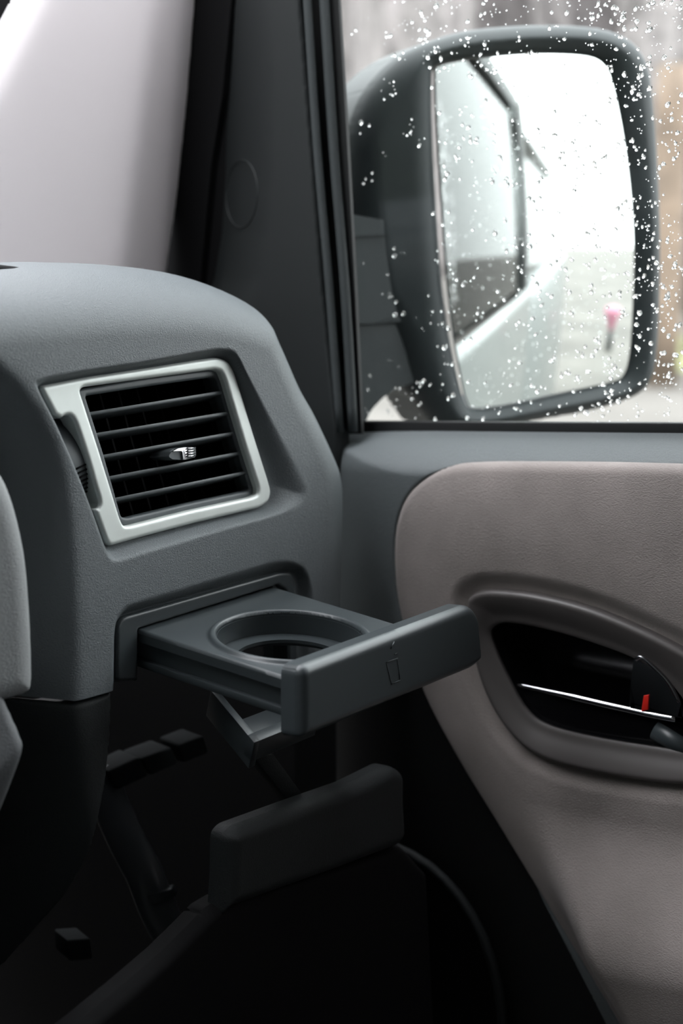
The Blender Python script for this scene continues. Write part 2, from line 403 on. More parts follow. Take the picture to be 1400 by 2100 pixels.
for a, b in SL:
    A = np.array(VS.uv(*a)); B = np.array(VS.uv(*b)); h = 0.0011
    c = []
    for w, dv in ((0, 0), (-0.016, -0.004)):
        for (p_, s_) in ((A, -h), (B, -h), (B, h), (A, h)):
            c.append(VS.to3(p_[0], p_[1]+s_+dv, w))
    hexa('slat', vent, M['vent'], c, .0007)
for t in np.linspace(0.08, 0.92, 7):
    a = np.array(VS.uv(176+(447-176)*t, 812+(778-812)*t)); b = np.array(VS.uv(250+(512-250)*t, 1060+(1005-1060)*t)); h = .0007
    c = []
    for w in (-.030, -.048):
        c += [VS.to3(b[0]-h, b[1]-.006, w), VS.to3(b[0]+h, b[1]-.006, w), VS.to3(a[0]+h, a[1]+.006, w), VS.to3(a[0]-h, a[1]+.006, w)]
    hexa('vane', vent, M['black'], c)
# duct behind the slats
dq = VS.px([(150, 790), (462, 750), (535, 1015), (240, 1090)])
bm = bmesh.new(); f = [bm.verts.new(tuple(VS.to3(p[0], p[1], -.0045))) for p in dq]; g = [bm.verts.new(tuple(VS.to3(p[0], p[1], -.055))) for p in dq]
bm.faces.new(g)
for i in range(4): bm.faces.new((f[i], g[i], g[(i+1) % 4], f[(i+1) % 4]))
frombm('duct', bm, M['black'], vent)
# adjusting tab on the slats
TB = FACE.off(WB+.004)
tab = prism('tab', vent, M['vent'], TB, rpoly(TB.px([(352, 926), (362, 920), (380, 917), (401, 917), (402, 937), (380, 943), (354, 942), (345, 936)]), .0008), 0, -.016, .0008)
prism('tab_cap', tab, M['chrome'], TB, rpoly(TB.px([(353, 925), (362, 920), (374, 918), (380, 918), (380, 941), (373, 943), (371, 925)]), .0004), .0012, -.002, .0004)
for k in range(4):
    y = 919.5+5.3*k
    a = TB.hit(380, y+1.5, .001); b = TB.hit(401, y-1.5, .001)
    tube('tab_rib', tab, M['chrome'], [a, b], .00055, 6)
# thumb wheel
wc = FACE.hit(162, 948, WB-.0015)-FACE.n*.0335; bm = bmesh.new()
R_, n_ = .0335, 72
def wheel_pt(th, r, du): return wc+FACE.U*du+FACE.V*(math.sin(th)*r)+FACE.n*(math.cos(th)*r)
lean = nrm(np.array(VB.to3(*VB.uv(186, 1030)))-np.array(VB.to3(*VB.uv(135, 865))))
ax = nrm(np.cross(lean, FACE.n)); lean = nrm(np.cross(FACE.n, ax))
if ax@FACE.U < 0: ax = -ax
def wheel_pt(th, r, du): return wc+ax*du+lean*(math.sin(th)*r)+FACE.n*(math.cos(th)*r)
rings = [(-.0062, R_-.0012), (-.0052, R_), (.0052, R_), (.0062, R_-.0012)]
vs = [[bm.verts.new(tuple(wheel_pt(2*math.pi*k/n_, r, du))) for k in range(n_)] for du, r in rings]
for i in range(3):
    for k in range(n_): bm.faces.new((vs[i][k], vs[i+1][k], vs[i+1][(k+1) % n_], vs[i][(k+1) % n_]))
bm.faces.new(vs[0]); bm.faces.new(vs[3][::-1])
wheel = frombm('thumb_wheel', bm, M['vent'], vent, angle=40)
for k in range(10):
    th = 0.08+k*0.083
    a, b = wheel_pt(th, R_+.0003, -.005), wheel_pt(th, R_+.0003, .005)
    tube('grip_rib', wheel, M['black'], [a, b], .0006, 6)

# ================================================================== cup holder drawer
TR = Plane(at(600, 1310, 0.815), (0, -math.sin(math.radians(3.5)), math.cos(math.radians(3.5))))
cup = empty('cup_holder', tuple(TR.hit(590, 1310)), 'charcoal pull-out cup holder drawer open below the air vent', 'cup holder')
TF = FACE.off(-.0045)
frame_o = rpoly(TF.px([(241, 1396), (241, 1282), (253, 1265), (575, 1174), (598, 1174), (606, 1192), (612, 1396)]), .003)
frame_h = rpoly(TF.px([(284, 1450), (284, 1290), (571, 1199), (588, 1212), (598, 1450)]), .001)
panel('frame', cup, M['tray'], TF, frame_o, lambda q, s: -roundoff(s, .0018), holes=[frame_h], res=.0008, thick=.012)
# the tray itself
pb = [(276, 1290), (566, 1204), (852, 1291), (592, 1391)]
p4 = TR.px(pb)
p4[0] += (p4[0]-p4[3])*0.16; p4[1] += (p4[1]-p4[2])*0.16
for k_, b_ in ((3, 0), (2, 1)):
    p4[k_] += (p4[k_]-p4[b_])*((p4[k_][1]+.0455)/(p4[b_][1]-p4[k_][1]))
cc = np.array([.002, .0030]); rad = .0425
th = np.linspace(0, 2*math.pi, 97)[:-1]
hole = cc+rad*np.stack([np.cos(th), np.sin(th)], 1)
def tray_depth(q, s):
    r = np.hypot(q[:, 0]-cc[0], q[:, 1]-cc[1])
    d = 0.0022*sstep(rad+.0055, rad+.003, r)-roundoff(r-rad, .002)
    so, _ = sdf(q, TRAYO)
    return d-roundoff(np.maximum(so, 0), .002)
TRAYO = rpoly(p4, [.001, .001, .004, .006])
panel('tray', cup, M['tray'], TR, TRAYO, tray_depth, holes=[hole], res=.0008, thick=.005)
def ringwall(name, parent, m, r0, r1, w0, w1, n=96, c=cc, pl=TR):
    th = [2*math.pi*k/n for k in range(n)]; V = []; Fc = []
    for (r, w) in ((r0, w0), (r1, w0), (r1, w1), (r0, w1)):
        for t in th: V.append(pl.to3(c[0]+r*math.cos(t), c[1]+r*math.sin(t), w))
    for i in range(4):
        for k in range(n): Fc.append((i*n+k, i*n+(k+1) % n, ((i+1) % 4)*n+(k+1) % n, ((i+1) % 4)*n+k))
    bm = bmesh.new(); vv = [bm.verts.new(tuple(v)) for v in V]
    for f in Fc: bm.faces.new([vv[i] for i in f])
    return frombm(name, bm, m, parent, angle=40)
ringwall('cup_wall', cup, M['tray'], rad-.0002, rad+.0016, -.001, -.020)
# ledge ring inside the well
LC = cc+np.array([-.006, .0])
ringwall('cup_ledge', cup, M['tray'], rad-.0115, rad-.0005, -.0125, -.0145, c=cc)
# side rails of the drawer: upper lip, groove, lower lip
for side in (0, 1):
    a, b = (p4[0], p4[3]) if side == 0 else (p4[1], p4[2])
    d = nrm(b-a); nn = np.array([-d[1], d[0]]); nn = nn if (nn@(np.array(cc)-a)) > 0 else -nn
    for nm, i0, i1, w0, w1 in (('rail_web', .004, .008, -.003, -.024), ('rail_lip', .0005, .008, -.018, -.0225)):
        q = [a+nn*i0, b+nn*i0, b+nn*i1, a+nn*i1]
        c = [TR.to3(p[0], p[1], w0) for p in q]+[TR.to3(p[0], p[1], w1) for p in q]
        hexa(nm, cup, M['tray'], c, .0008)
# front panel
FP = Plane(TR.to3(0, -.0455)-np.array([0, .0095, 0]), tilt(5))
fp_uv = rpoly(FP.px([(585, 1364, -.012), (940, 1237, -.010), (972, 1262, -.005), (983, 1352, -.004), (966, 1370, -.003), (606, 1515, -.005), (588, 1480, -.011)]), [.006, .006, .006, .004, .005, .006, .004], 6)
def fp_depth(q, s): return -roundoff(s, .0055, .006)
front = panel('front_panel', cup, M['tray'], FP, fp_uv, fp_depth, res=.0008, thick=.009)
# raised pictogram of a cup: rim, sides, foot and a slanted straw
for nm, a, b, r in (('icon_rim', (792, 1358.5), (815.5, 1350), .00032), ('icon_foot', (802, 1403), (820.5, 1395), .00032),
                    ('icon_side', (793, 1362), (802, 1402), .00018), ('icon_side', (815, 1352), (820, 1394), .00018),
                    ('icon_straw', (801, 1330), (808, 1316), .0004), ('icon_handle', (808, 1342), (815, 1339), .00022)):
    tube(nm, front, M['tray'], [FP.hit(*a, .0002), FP.hit(*b, .0002)], r, 6)
# cap over the tray end behind the front panel
a = TR.px([(580, 1387), (600, 1360), (612, 1364), (600, 1400)])
# swing-down cup support: side arm, floor and front lip
S0, S1 = 0.80, 0.845
def A3(x, y, d): return at(x, y, d)
sf, sb = at(521, 1523, .80), at(432, 1416, .845)          # front and rear end of the left arm, top edge
ad = nrm(sb-sf); lx = nrm(np.array([1, 0, -.02])); up_ = nrm(np.cross(lx, ad)); up_ = up_ if up_[2] > 0 else -up_
def slab(nm, o, a, b, c, m=M['tray'], bev=.0007):
    hexa(nm, cup, m, [o, o+a, o+a+b, o+b, o-c, o-c+a, o-c+a+b, o-c+b], bev)
La = np.linalg.norm(sb-sf)
slab('support_arm', sf, ad*La, lx*.0055, up_*.017)
slab('support_lip', sf, ad*.009, lx*.058, up_*.013)
slab('support_floor', sf+ad*.009-up_*.006, ad*.022, lx*.058, up_*.002)

# ================================================================== storage lid, strap, under-dash panel
BP = Plane(at(640, 1715, 0.86), tilt(4))
lid_uv = rpoly(BP.px([(439, 1708, -.014), (458, 1691, -.013), (600, 1641, -.012), (700, 1606, -.012), (788, 1566, -.010), (818, 1582, -.007), (836, 1645), (840, 1715), (826, 1737), (700, 1786), (600, 1822), (480, 1866), (443, 1884, -.01), (438, 1780, -.014)]), [.006, .006, 0, 0, .008, .006, .004, .006, .006, 0, 0, .004, .004, 0])
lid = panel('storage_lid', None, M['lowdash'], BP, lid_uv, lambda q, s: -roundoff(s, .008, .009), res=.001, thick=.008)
tag(lid, 'dark padded lid panel sticking out below the cup holder', 'panel')
strap_q = [at(519, 1552, .855), at(600, 1655, .875), at(640, 1655, .88), at(560, 1545, .86)]
st = hexa('lid_strap', None, M['lowdash'], strap_q+[s+np.array([.002, .006, -.004]) for s in strap_q], .0008)
tag(st, 'dark flat stay strap running down behind the storage lid', 'strap')
UP = BP.off(-.006)
up_uv = UP.px([(470, 1850), (830, 1735), (880, 1790), (900, 2200), (60, 2200), (180, 2105), (270, 2030), (350, 1960), (405, 1905), (440, 1868)])
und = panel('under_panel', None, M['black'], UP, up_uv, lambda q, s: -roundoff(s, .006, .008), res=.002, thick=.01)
tag(und, 'black under-dash cover curving away below the storage lid', 'panel')

# ================================================================== light grey covers at the left
KC = Plane(at(30, 1200, 0.74), (-.25, -.96, .1))
kc_uv = cr(KC.px([(-200, 800), (-60, 885), (0, 955), (28, 1003), (50, 1075), (65, 1155), (73, 1250), (77, 1340), (77, 1405), (66, 1425), (30, 1438), (-60, 1462), (-200, 1495), (-260, 1300), (-260, 1000)]), 5)
kc = panel('column_cover', None, M['cover'], KC, kc_uv, lambda q, s: -roundoff(s, .012, .010)-.03*(q[:, 1]/.08)**2*0, res=.0009, thick=.05)
tag(kc, 'light grey grained knee cover at the left of the dashboard', 'cover')
KL = Plane(at(20, 1600, 0.745), (-.25, -.96, .0))
kl_uv = cr(KL.px([(-200, 1500), (-60, 1465), (20, 1442), (36, 1446), (46, 1480), (57, 1528), (55, 1552), (45, 1600), (30, 1665), (12, 1735), (-10, 1810), (-100, 1990), (-220, 2000), (-260, 1750)]), 5)
CRZ = KL.px([(0, 1578), (55, 1536)])
def kl_depth(q, s):
    m = (CRZ[1, 1]-CRZ[0, 1])/(CRZ[1, 0]-CRZ[0, 0]); v = q[:, 1]-(CRZ[0, 1]+m*(q[:, 0]-CRZ[0, 0]))
    return -roundoff(s, .006, .006)-0.55*0.5*(v+np.sqrt(v*v+.004**2))-0.35*0.5*(-v+np.sqrt(v*v+.004**2))
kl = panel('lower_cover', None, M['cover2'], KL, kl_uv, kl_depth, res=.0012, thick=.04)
tag(kl, 'darker grey lower cover tapering down below the light grey knee cover', 'cover')

# ================================================================== things in the dark footwell
pedal = empty('pedal_lever', tuple(at(300, 1800, .98)), 'curved glossy black pedal lever hanging in the dark footwell', 'pedal')
pts = [at(x, y, d) for x, y, d in ((205, 1580, 1.0), (232, 1660, .99), (262, 1728, .98), (295, 1790, .975), (318, 1850, .975), (345, 1905, .98), (385, 1965, .985))]
pp = cr(np.array(pts), 5, False)
tube('lever_arm', pedal, M['lever'], pp, .0125, 14, flat=.55, flatdir=(-.5, -.8, .2))
cp = [at(300, 1838, .967), at(352, 1822, .967), at(362, 1838, .967), at(312, 1858, .967)]
hexa('lever_clip', pedal, M['tray'], cp+[c+CD*.012 for c in cp], .001)
pin = [at(372, 1878, .972), at(384, 1890, .972), at(400, 1908, .972)]
tube('lever_pin', pedal, M['dchrome'], pin, .0028, 8)
fuse = empty('fuse_block', tuple(at(330, 1565, .99)), 'row of three small dark plastic blocks under the dashboard', 'bracket')
for q in ([(222, 1582), (286, 1552), (306, 1592), (240, 1622)], [(288, 1556), (352, 1532), (368, 1566), (310, 1592)], [(366, 1528), (418, 1508), (430, 1545), (376, 1566)]):
    c = [at(x, y, .985) for x, y in q]
    hexa('block', fuse, M['block'], c+[p_+np.array([.01, .03, -.004]) for p_ in c], .002)
q = [at(x, y, 1.0) for x, y in ((137, 1928), (186, 1924), (191, 1968), (142, 1972))]
blk = hexa('footwell_clip', None, M['block'], q+[p_+np.array([.01, .025, -.004]) for p_ in q], .0015)
tag(blk, 'small square dark plastic block low in the footwell', 'block')

# ================================================================== right front door (structure) and its parts
door = empty('door_1', (XD, 0.45, 0.75), 'charcoal car door with brownish grey fabric lining beside the dashboard', 'door', kind='structure')
CARD = [(690, 880, -.044), (735, 880, -.044), (1100, 883, -.044), (1620, 887, -.044), (1620, 2300), (1345, 2300), (905, 1440), (872, 1345), (590, 1345, -.046), (590, 900, -.034)]
card_uv = DOOR.px(CARD)
card_uv[-1][1] = card_uv[0][1]-.02
topv = card_uv[:4, 1]; topu = card_uv[:4, 0]
ufr = card_uv[0, 0]
F0 = DOOR.uv(845, 1000)[0]
def card_depth(q, s):
    st = np.interp(q[:, 0], topu, topv)-q[:, 1]
    k_ = np.clip(1-st/.027, 0, 1); d = -.044*k_**1.8
    x = np.clip((F0-q[:, 0])/(F0-ufr), 0, 1)
    d2 = -.048*(1-np.sqrt(np.maximum(1-x*x, 0)))
    sf_, _ = sdf(q, fab_uv)
    return np.minimum(d, d2)+0.25*np.maximum(d, d2)-.014*sstep(.001, .005, sf_)
FAB = [(1620, 962), (1400, 957), (1250, 953), (1100, 951), (980, 951), (915, 957), (865, 978), (825, 1018), (805, 1070), (799, 1130), (804, 1220), (826, 1320), (862, 1430), (930, 1560), (1010, 1692), (1100, 1840), (1200, 2005), (1330, 2220), (1620, 2220)]
fuv = DOOR.px(FAB, .003)
fab_uv = np.concatenate([[fuv[0]], cr(fuv[1:-1], 5, False), [fuv[-1]]])
RL = DOOR.px([(900, 1570), (985, 1605), (1100, 1672), (1250, 1712), (1400, 1735), (1620, 1760)])
ua, ub = DOOR.uv(960, 1500)[0], DOOR.uv(1230, 1500)[0]
HB_O = [(956, 1242), (964, 1223), (985, 1213), (1025, 1212), (1100, 1221), (1200, 1246), (1300, 1286), (1400, 1336), (1520, 1410), (1560, 1500), (1520, 1600), (1400, 1611), (1250, 1592), (1150, 1570), (1090, 1545), (1048, 1510), (1012, 1460), (984, 1400), (966, 1330)]
hbo = cr(DOOR.px(HB_O, .005), 5)
HB_I = [(1010, 1300), (1018, 1282), (1040, 1275), (1100, 1283), (1200, 1310), (1300, 1347), (1368, 1390), (1408, 1440), (1428, 1490), (1420, 1535), (1330, 1528), (1200, 1506), (1118, 1482), (1078, 1448), (1046, 1392), (1022, 1340)]
hbi = cr(DOOR.px(HB_I, -.004), 5)
hbm = cr(DOOR.px([(0.55*a[0]+.45*1180, .55*a[1]+.45*1410) for a in HB_O]), 3)
s_, _ = sdf(hbo, hbi)
hbm = np.array([p_+(n_-p_)*.5 for p_, n_ in zip(hbo, sdf(hbo, hbi)[1])])
def fab_depth(q, s):
    line = np.interp(q[:, 0], RL[:, 0], RL[:, 1])
    dn_ = line-q[:, 1]
    b = .044*sstep(-.014, .075, dn_)*sstep(ua, ub, q[:, 0]-.35*np.maximum(dn_, 0))*sstep(.004, .05, s)
    sh, _ = sdf(q, hbo)
    groove = -.005*sstep(-.014, .0, sh)
    return .005-roundoff(s, .006, .005)-roundoff(s, .05, .006)+b+groove
panel('upper_trim', door, M['door'], DOOR, card_uv, card_depth, holes=[hbm], res=.0015, thick=.02)
panel('fabric_insert', door, M['fabric'], DOOR, fab_uv, fab_depth, holes=[hbm], res=.0015, thick=.012)
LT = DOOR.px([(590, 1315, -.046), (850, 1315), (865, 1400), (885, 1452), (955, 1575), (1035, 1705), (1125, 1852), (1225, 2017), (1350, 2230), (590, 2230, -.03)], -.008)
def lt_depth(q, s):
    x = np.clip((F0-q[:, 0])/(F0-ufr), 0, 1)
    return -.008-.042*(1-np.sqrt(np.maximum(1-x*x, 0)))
panel('shaded_lower_trim', door, M['rubber'], DOOR, LT, lt_depth, res=.003, thick=.015)  # dark plastic made near-black, painting in the shade low on the door
box('rear_card', door, M['fabric'], (XD-.004, -0.55, 0.60), (XD+.02, DOOR.hit(1610, 1500)[1], DOOR.hit(1600, 900)[2]), .008)
# handle surround and cup
def hb_depth(q, s):
    t = ramp(q, hbo, hbi, 1.6)
    so, _ = sdf(q, hbo); si, _ = sdf(q, hbi)
    return .006-.010*t-roundoff(np.maximum(so, 0), .004, .004)+.002*np.exp(-(si/.004)**2)
panel('handle_surround', door, M['bezel'], DOOR, hbo, hb_depth, holes=[hbi], res=.0009, thick=.012)
def tub(name, parent, m, pl, poly, w0, w1):
    bm = bmesh.new(); f = [bm.verts.new(tuple(pl.to3(p[0], p[1], w0))) for p in poly]; g = [bm.verts.new(tuple(pl.to3(p[0], p[1], w1))) for p in poly]
    bm.faces.new(g)
    for i in range(len(poly)): bm.faces.new((f[i], g[i], g[(i+1) % len(poly)], f[(i+1) % len(poly)]))
    return frombm(name, bm, m, parent, angle=30)
tub('handle_cup', door, M['gloss'], DOOR, hbi+(hbi.mean(0)-hbi)*.012, -.0035, -.042)
handle = prism('handle_lever', door, M['gloss'], DOOR, rpoly(DOOR.px([(1060, 1406), (1180, 1433), (1290, 1459), (1400, 1482), (1425, 1490), (1420, 1545), (1330, 1535), (1200, 1512), (1118, 1488), (1082, 1452)], -.006), .002), -.006, -.016, .002)
strip = cr(np.array([DOOR.hit(x, y, -.0035) for x, y in ((1062, 1404), (1120, 1417), (1180, 1430), (1240, 1444), (1290, 1455), (1340, 1466), (1385, 1474))]), 4, False)
tube('lever_strip', handle, M['chrome'], strip, [.0012+.0010*min(1, i/8) for i in range(len(strip))], 10)
knob = prism('lock_knob', door, M['dchrome'], DOOR, rpoly(DOOR.px([(1299, 1352), (1316, 1345), (1345, 1368), (1375, 1402), (1396, 1440), (1402, 1474), (1289, 1452), (1293, 1400)], -.002), .001), -.002, -.03, .004, 4)
tube('knob_edge', knob, M['dchrome'], cr(np.array([DOOR.hit(x, y, -.001) for x, y in ((1304, 1352), (1316, 1348), (1345, 1372), (1372, 1402), (1392, 1440))]), 4, False), .0014, 8)
prism('lock_mark', knob, M['red'], DOOR, DOOR.px([(1319, 1427), (1330, 1425), (1328, 1456), (1314, 1459)], -.001), -.001, -.004, .0004)
q = [at(x, y, .965) for x, y in ((1342, 1492), (1420, 1500), (1425, 1540), (1380, 1528))]
tube('handle_pivot', door, M['tray'], [DOOR.hit(1345, 1495, -.008), DOOR.hit(1385, 1520, -.008), DOOR.hit(1425, 1545, -.008)], .007, 12)
# speaker grille low on the door
SP = DOOR.off(.004)
spk = []
for k in range(48):
    a = 2*math.pi*k/48; spk.append((735+302*math.cos(a), 2120-402*math.sin(a)))
spk_uv = SP.px(spk)
panel('speaker_grille', door, M['black'], SP, spk_uv, lambda q, s: .004+.0006*np.sin(q[:, 0]*1500)*np.sin(q[:, 1]*1500), res=.0018, thick=.006)
ring3 = [SP.to3(p[0], p[1], .004) for p in spk_uv]
tube('speaker_rim', door, M['lowdash'], ring3+[ring3[0]], .0035, 8, caps=False)
# corner trim in front of the window
CT = DOOR.off(-.012)
ct_uv = CT.px([(484, -270, -.014), (588, -270), (606, -60), (636, 300), (660, 600), (690, 884), (690, 1000), (520, 1000), (388, 640, -.014), (394, 590, -.014), (419, 345, -.014), (442, 190, -.014), (464, -60, -.014)])
CRV = CT.px([(564, -290), (562, -80), (560, 150), (556, 350), (547, 480), (530, 575), (500, 660), (470, 760)])
def ct_depth(q, s):
    x = np.interp(-q[:, 1], -CRV[:, 1], CRV[:, 0])-q[:, 0]
    return -roundoff(s, .003)-.42*.5*(x+np.sqrt(x*x+.007**2))
corner = panel('corner_trim', door, M['corner'], CT, ct_uv, ct_depth, res=.0015, thick=.012)
pc = np.array(CT.uv(481, 398, -.011)); pr = np.array(CT.uv(521, 398, -.011))-pc; pr = abs(pr[0])
ringp = []
for k in range(41):
    a = 2*math.pi*k/40; u_, v_ = pc[0]+pr*1.3*math.cos(a), pc[1]+pr*1.28*math.sin(a)
    w_ = ct_depth(np.array([[u_, v_]]), np.array([1.0]))[0]
    ringp.append(CT.to3(u_, v_, w_))
tube('plug_cap', corner, M['corner'], ringp, .0007, 8, caps=False)
# weather strip between pillar and door, glass channels, belt seal
WS = DOOR.off(-.035)
prism('weather_strip', door, M['black'], WS, rpoly(WS.px([(418, -270), (500, -270), (480, -60), (455, 200), (434, 330), (404, 640), (335, 660), (370, 330), (395, 100)]), .002), 0, -.02, .003)
prism('glass_channel', door, M['rubber'], DOOR, DOOR.px([(584, -270), (678, -270), (690, -60), (712, 300), (728, 600), (741, 890), (680, 890), (652, 600), (628, 300)], -.026), -.026, -.029, .0005)
tube('channel_lip', door, M['seal'], cr(np.array([DOOR.hit(x, y, -.016) for x, y in ((612, -270), (626, -60), (650, 300), (676, 600), (697, 886))]), 4, False), .0030, 8)
tube('channel_lip', door, M['seal'], cr(np.array([DOOR.hit(x, y, -.022) for x, y in ((648, -270), (661, -60), (684, 300), (708, 600), (724, 886))]), 4, False), .0036, 8)
prism('belt_seal', door, M['rubber'], DOOR, DOOR.px([(733, 864), (1620, 869), (1620, 900), (733, 896)], -.042), -.042, -.048, .001)
prism('frame_core', door, M['black'], DOOR, DOOR.px([(340, -290), (676, -290), (688, -120), (712, 300), (728, 600), (740, 880), (740, 1000), (300, 1000)], -.042), -.042, -.044, 0)
# outer skin of the door
sill_z = DOOR.hit(1000, 868, -.05)[2]
hexa('outer_panel', door, M['white'], [(.855, -.52, .45), (.855, .74, .45), (.855, .74, sill_z-.03), (.855, -.52, sill_z-.01), (.885, -.52, .45), (.885, .74, .45), (.870, .74, sill_z-.05), (.870, -.52, sill_z-.03)], .01)
# window pane: real pane from the front channel back to the B-pillar
gq = GLASS.px([(741, 872), (690, -60)])
uB = GLASS.uv(741, 872)[0]+ (GLASS.hit(741, 872)[1]+.50)
g_uv = np.array([gq[0]+[-.012, -.02], [uB, gq[0][1]-.01], [uB-.02, .47], [gq[1][0]+.10, .47], gq[1]+[-.01, 0]])
pane = prism('window_1', None, M['glass'], GLASS, g_uv, 0, -.004, 0)
tag(pane, 'rain-spotted side window pane of the car door', 'window', kind='structure')
# window frame rear and top (outside the picture, seen in the mirror)
GO = GLASS.off(-.006)
prism('window_seal', door, M['rubber'], GO, [[uB-.01, gq[0][1]-.02], [uB+.05, gq[0][1]-.02], [uB+.03, .50], [uB-.03, .47]], 0, -.012, .002)
prism('window_seal', door, M['rubber'], GO, [[gq[1][0]+.05, .455], [uB, .455], [uB, .50], [gq[1][0]+.05, .50]], 0, -.012, .002)
# rest of the body side behind the door
side = empty('body_side', (.84, -1.5, .45), 'white body side of the car seen in the mirror', 'car body', kind='structure')
hexa('body_panel', side, M['white'], [(.80, -2.6, .45), (.80, -.54, .45), (.80, -.54, sill_z-.02), (.80, -2.6, sill_z+.03), (.885, -2.6, .45), (.885, -.54, .45), (.87, -.54, sill_z-.03), (.87, -2.6, sill_z+.02)], .01)
hexa('roof_rail', side, M['white'], [(.70, -2.6, 1.80), (.70, .35, 1.80), (.70, .35, 1.92), (.70, -2.6, 1.92), (.79, -2.6, 1.80), (.79, .35, 1.80), (.75, .35, 1.92), (.75, -2.6, 1.92)], .01)
hexa('body_pillar', side, M['white'], [(.79, -.72, 1.25), (.79, -.58, 1.25), (.71, -.60, 1.82), (.71, -.74, 1.82), (.845, -.72, 1.25), (.845, -.58, 1.25), (.775, -.60, 1.82), (.775, -.74, 1.82)], .006)
hexa('rear_glass', side, M['glass'], [(.81, -2.5, 1.30), (.81, -.73, 1.30), (.745, -.75, 1.80), (.745, -2.5, 1.80), (.815, -2.5, 1.30), (.815, -.73, 1.30), (.75, -.75, 1.80), (.75, -2.5, 1.80)])

# ================================================================== windscreen pillar trim
PP = at(400, 300, 1.08)
PL = Plane(PP, (-.45, -.85, -.03))
pil_uv = PL.px([(436, -270, -.032), (424, -80, -.032), (408, 200, -.032), (389, 400, -.032), (361, 590, -.032), (343, 680, -.032), (-200, 680), (-200, 420), (0, 62), (22, 22), (75, -80), (168, -270)])
C1 = PL.px([(342, -280), (330, -100), (318, 0), (298, 180), (272, 400), (250, 590), (240, 700)], -.005)
C2 = PL.px([(228, -280), (140, -100), (97, 0), (0, 192), (-120, 430), (-250, 700)])
def pil_depth(q, s):
    x1 = q[:, 0]-np.interp(-q[:, 1], -C1[:, 1], C1[:, 0]); x2 = np.interp(-q[:, 1], -C2[:, 1], C2[:, 0])-q[:, 0]
    return -1.15*.5*(x1+np.sqrt(x1*x1+.009**2))-.55*.5*(x2+np.sqrt(x2*x2+.006**2))-roundoff(s, .003)
pil = panel('trim_1', None, M['pillar'], PL, pil_uv, pil_depth, res=.002, thick=.01)
tag(pil, 'light grey windscreen pillar trim rising behind the dashboard', 'pillar trim', kind='structure')
PB = PL.off(-.035)
fr = prism('trim_2', None, M['black'], PB, PB.px([(-220, -120), (120, -120), (60, 10), (20, 80), (-160, 420), (-220, 420)]), 0, -.01, .001)
tag(fr, 'black windscreen border in the upper left corner', 'trim', kind='structure')

# ================================================================== door mirror
MP = Plane(at(1100, 470, 1.15), (-.545, -.838, .016))
mir = empty('side_mirror', tuple(MP.hit(800, 800, -.03)), 'black door mirror wet with rain outside the car window', 'mirror')
HS = [(706, 330, -.05), (712, 262, -.05), (735, 203, -.045), (768, 157, -.04), (812, 117, -.035), (865, 90, -.03), (930, 69, -.025), (1000, 57, -.02), (1100, 51, -.02), (1200, 54, -.02), (1262, 69, -.02), (1299, 95, -.02), (1320, 132, -.02), (1331, 185, -.02),
      (1340, 300, -.02), (1347, 450, -.02), (1347, 600, -.02), (1342, 705, -.02), (1333, 765, -.02), (1312, 802, -.02), (1270, 824, -.02), (1200, 844, -.02), (1100, 862, -.02), (1000, 880, -.02), (905, 885, -.03), (880, 862, -.03), (850, 822, -.035), (826, 792, -.04), (790, 700, -.045), (730, 600, -.05), (706, 450, -.05)]
hs_uv = cr(MP.px(HS), 4)
GL = [(901, 152), (908, 135), (935, 126), (1000, 117), (1080, 110), (1150, 109), (1215, 114), (1246, 130), (1262, 165), (1280, 260), (1295, 380), (1303, 500), (1303, 620), (1300, 720), (1290, 768), (1262, 785), (1150, 808), (1050, 830), (985, 838), (968, 825), (955, 780), (935, 680), (920, 560), (910, 420), (903, 280)]
gl_uv = cr(MP.px(GL, -.004), 4)
FL = MP.px([(905, 0), (905, 300), (918, 500), (940, 700), (975, 880)])
def hs_depth(q, s):
    x = np.interp(-q[:, 1], -FL[:, 1], FL[:, 0])-q[:, 0]
    return -roundoff(s, .022, .022)-.45*.5*(x+np.sqrt(x*x+.008**2))
panel('housing', mir, M['mirrorbody'], MP, hs_uv, hs_depth, holes=[gl_uv], res=.0016, thick=.07)
gc = gl_uv.mean(0)
panel('mirror_glass', mir, M['mirror'], MP, gl_uv, lambda q, s: -.004-((q[:, 0]-gc[0])**2+(q[:, 1]-gc[1])**2)/(2*1.3), res=.003, thick=.004)
AP = MP.off(-.020)
prism('mirror_arm', mir, M['mirrorbody'], AP, rpoly(AP.px([(690, 438), (725, 440), (790, 452), (842, 462), (856, 482), (853, 600), (846, 658), (756, 664), (690, 664)]), .004), 0, -.05, .006, 4)
at_ = [AP.hit(x, y, w) for x, y, w in ((690, 486, .003), (842, 478, .003), (838, 463, -.06), (690, 440, -.06))]
hexa('arm_highlight', mir, M['wet_highlight'], at_+[a_-MP.n*.004 for a_ in at_], .0006)  # pale wet plate standing in for the highlight on the arm top
prism('mirror_base', mir, M['mirrorbody'], AP, rpoly(AP.px([(690, 668), (856, 662), (880, 745), (850, 788), (826, 794), (790, 815), (765, 842), (746, 880), (690, 880)]), .004), -.004, -.05, .004, 3)

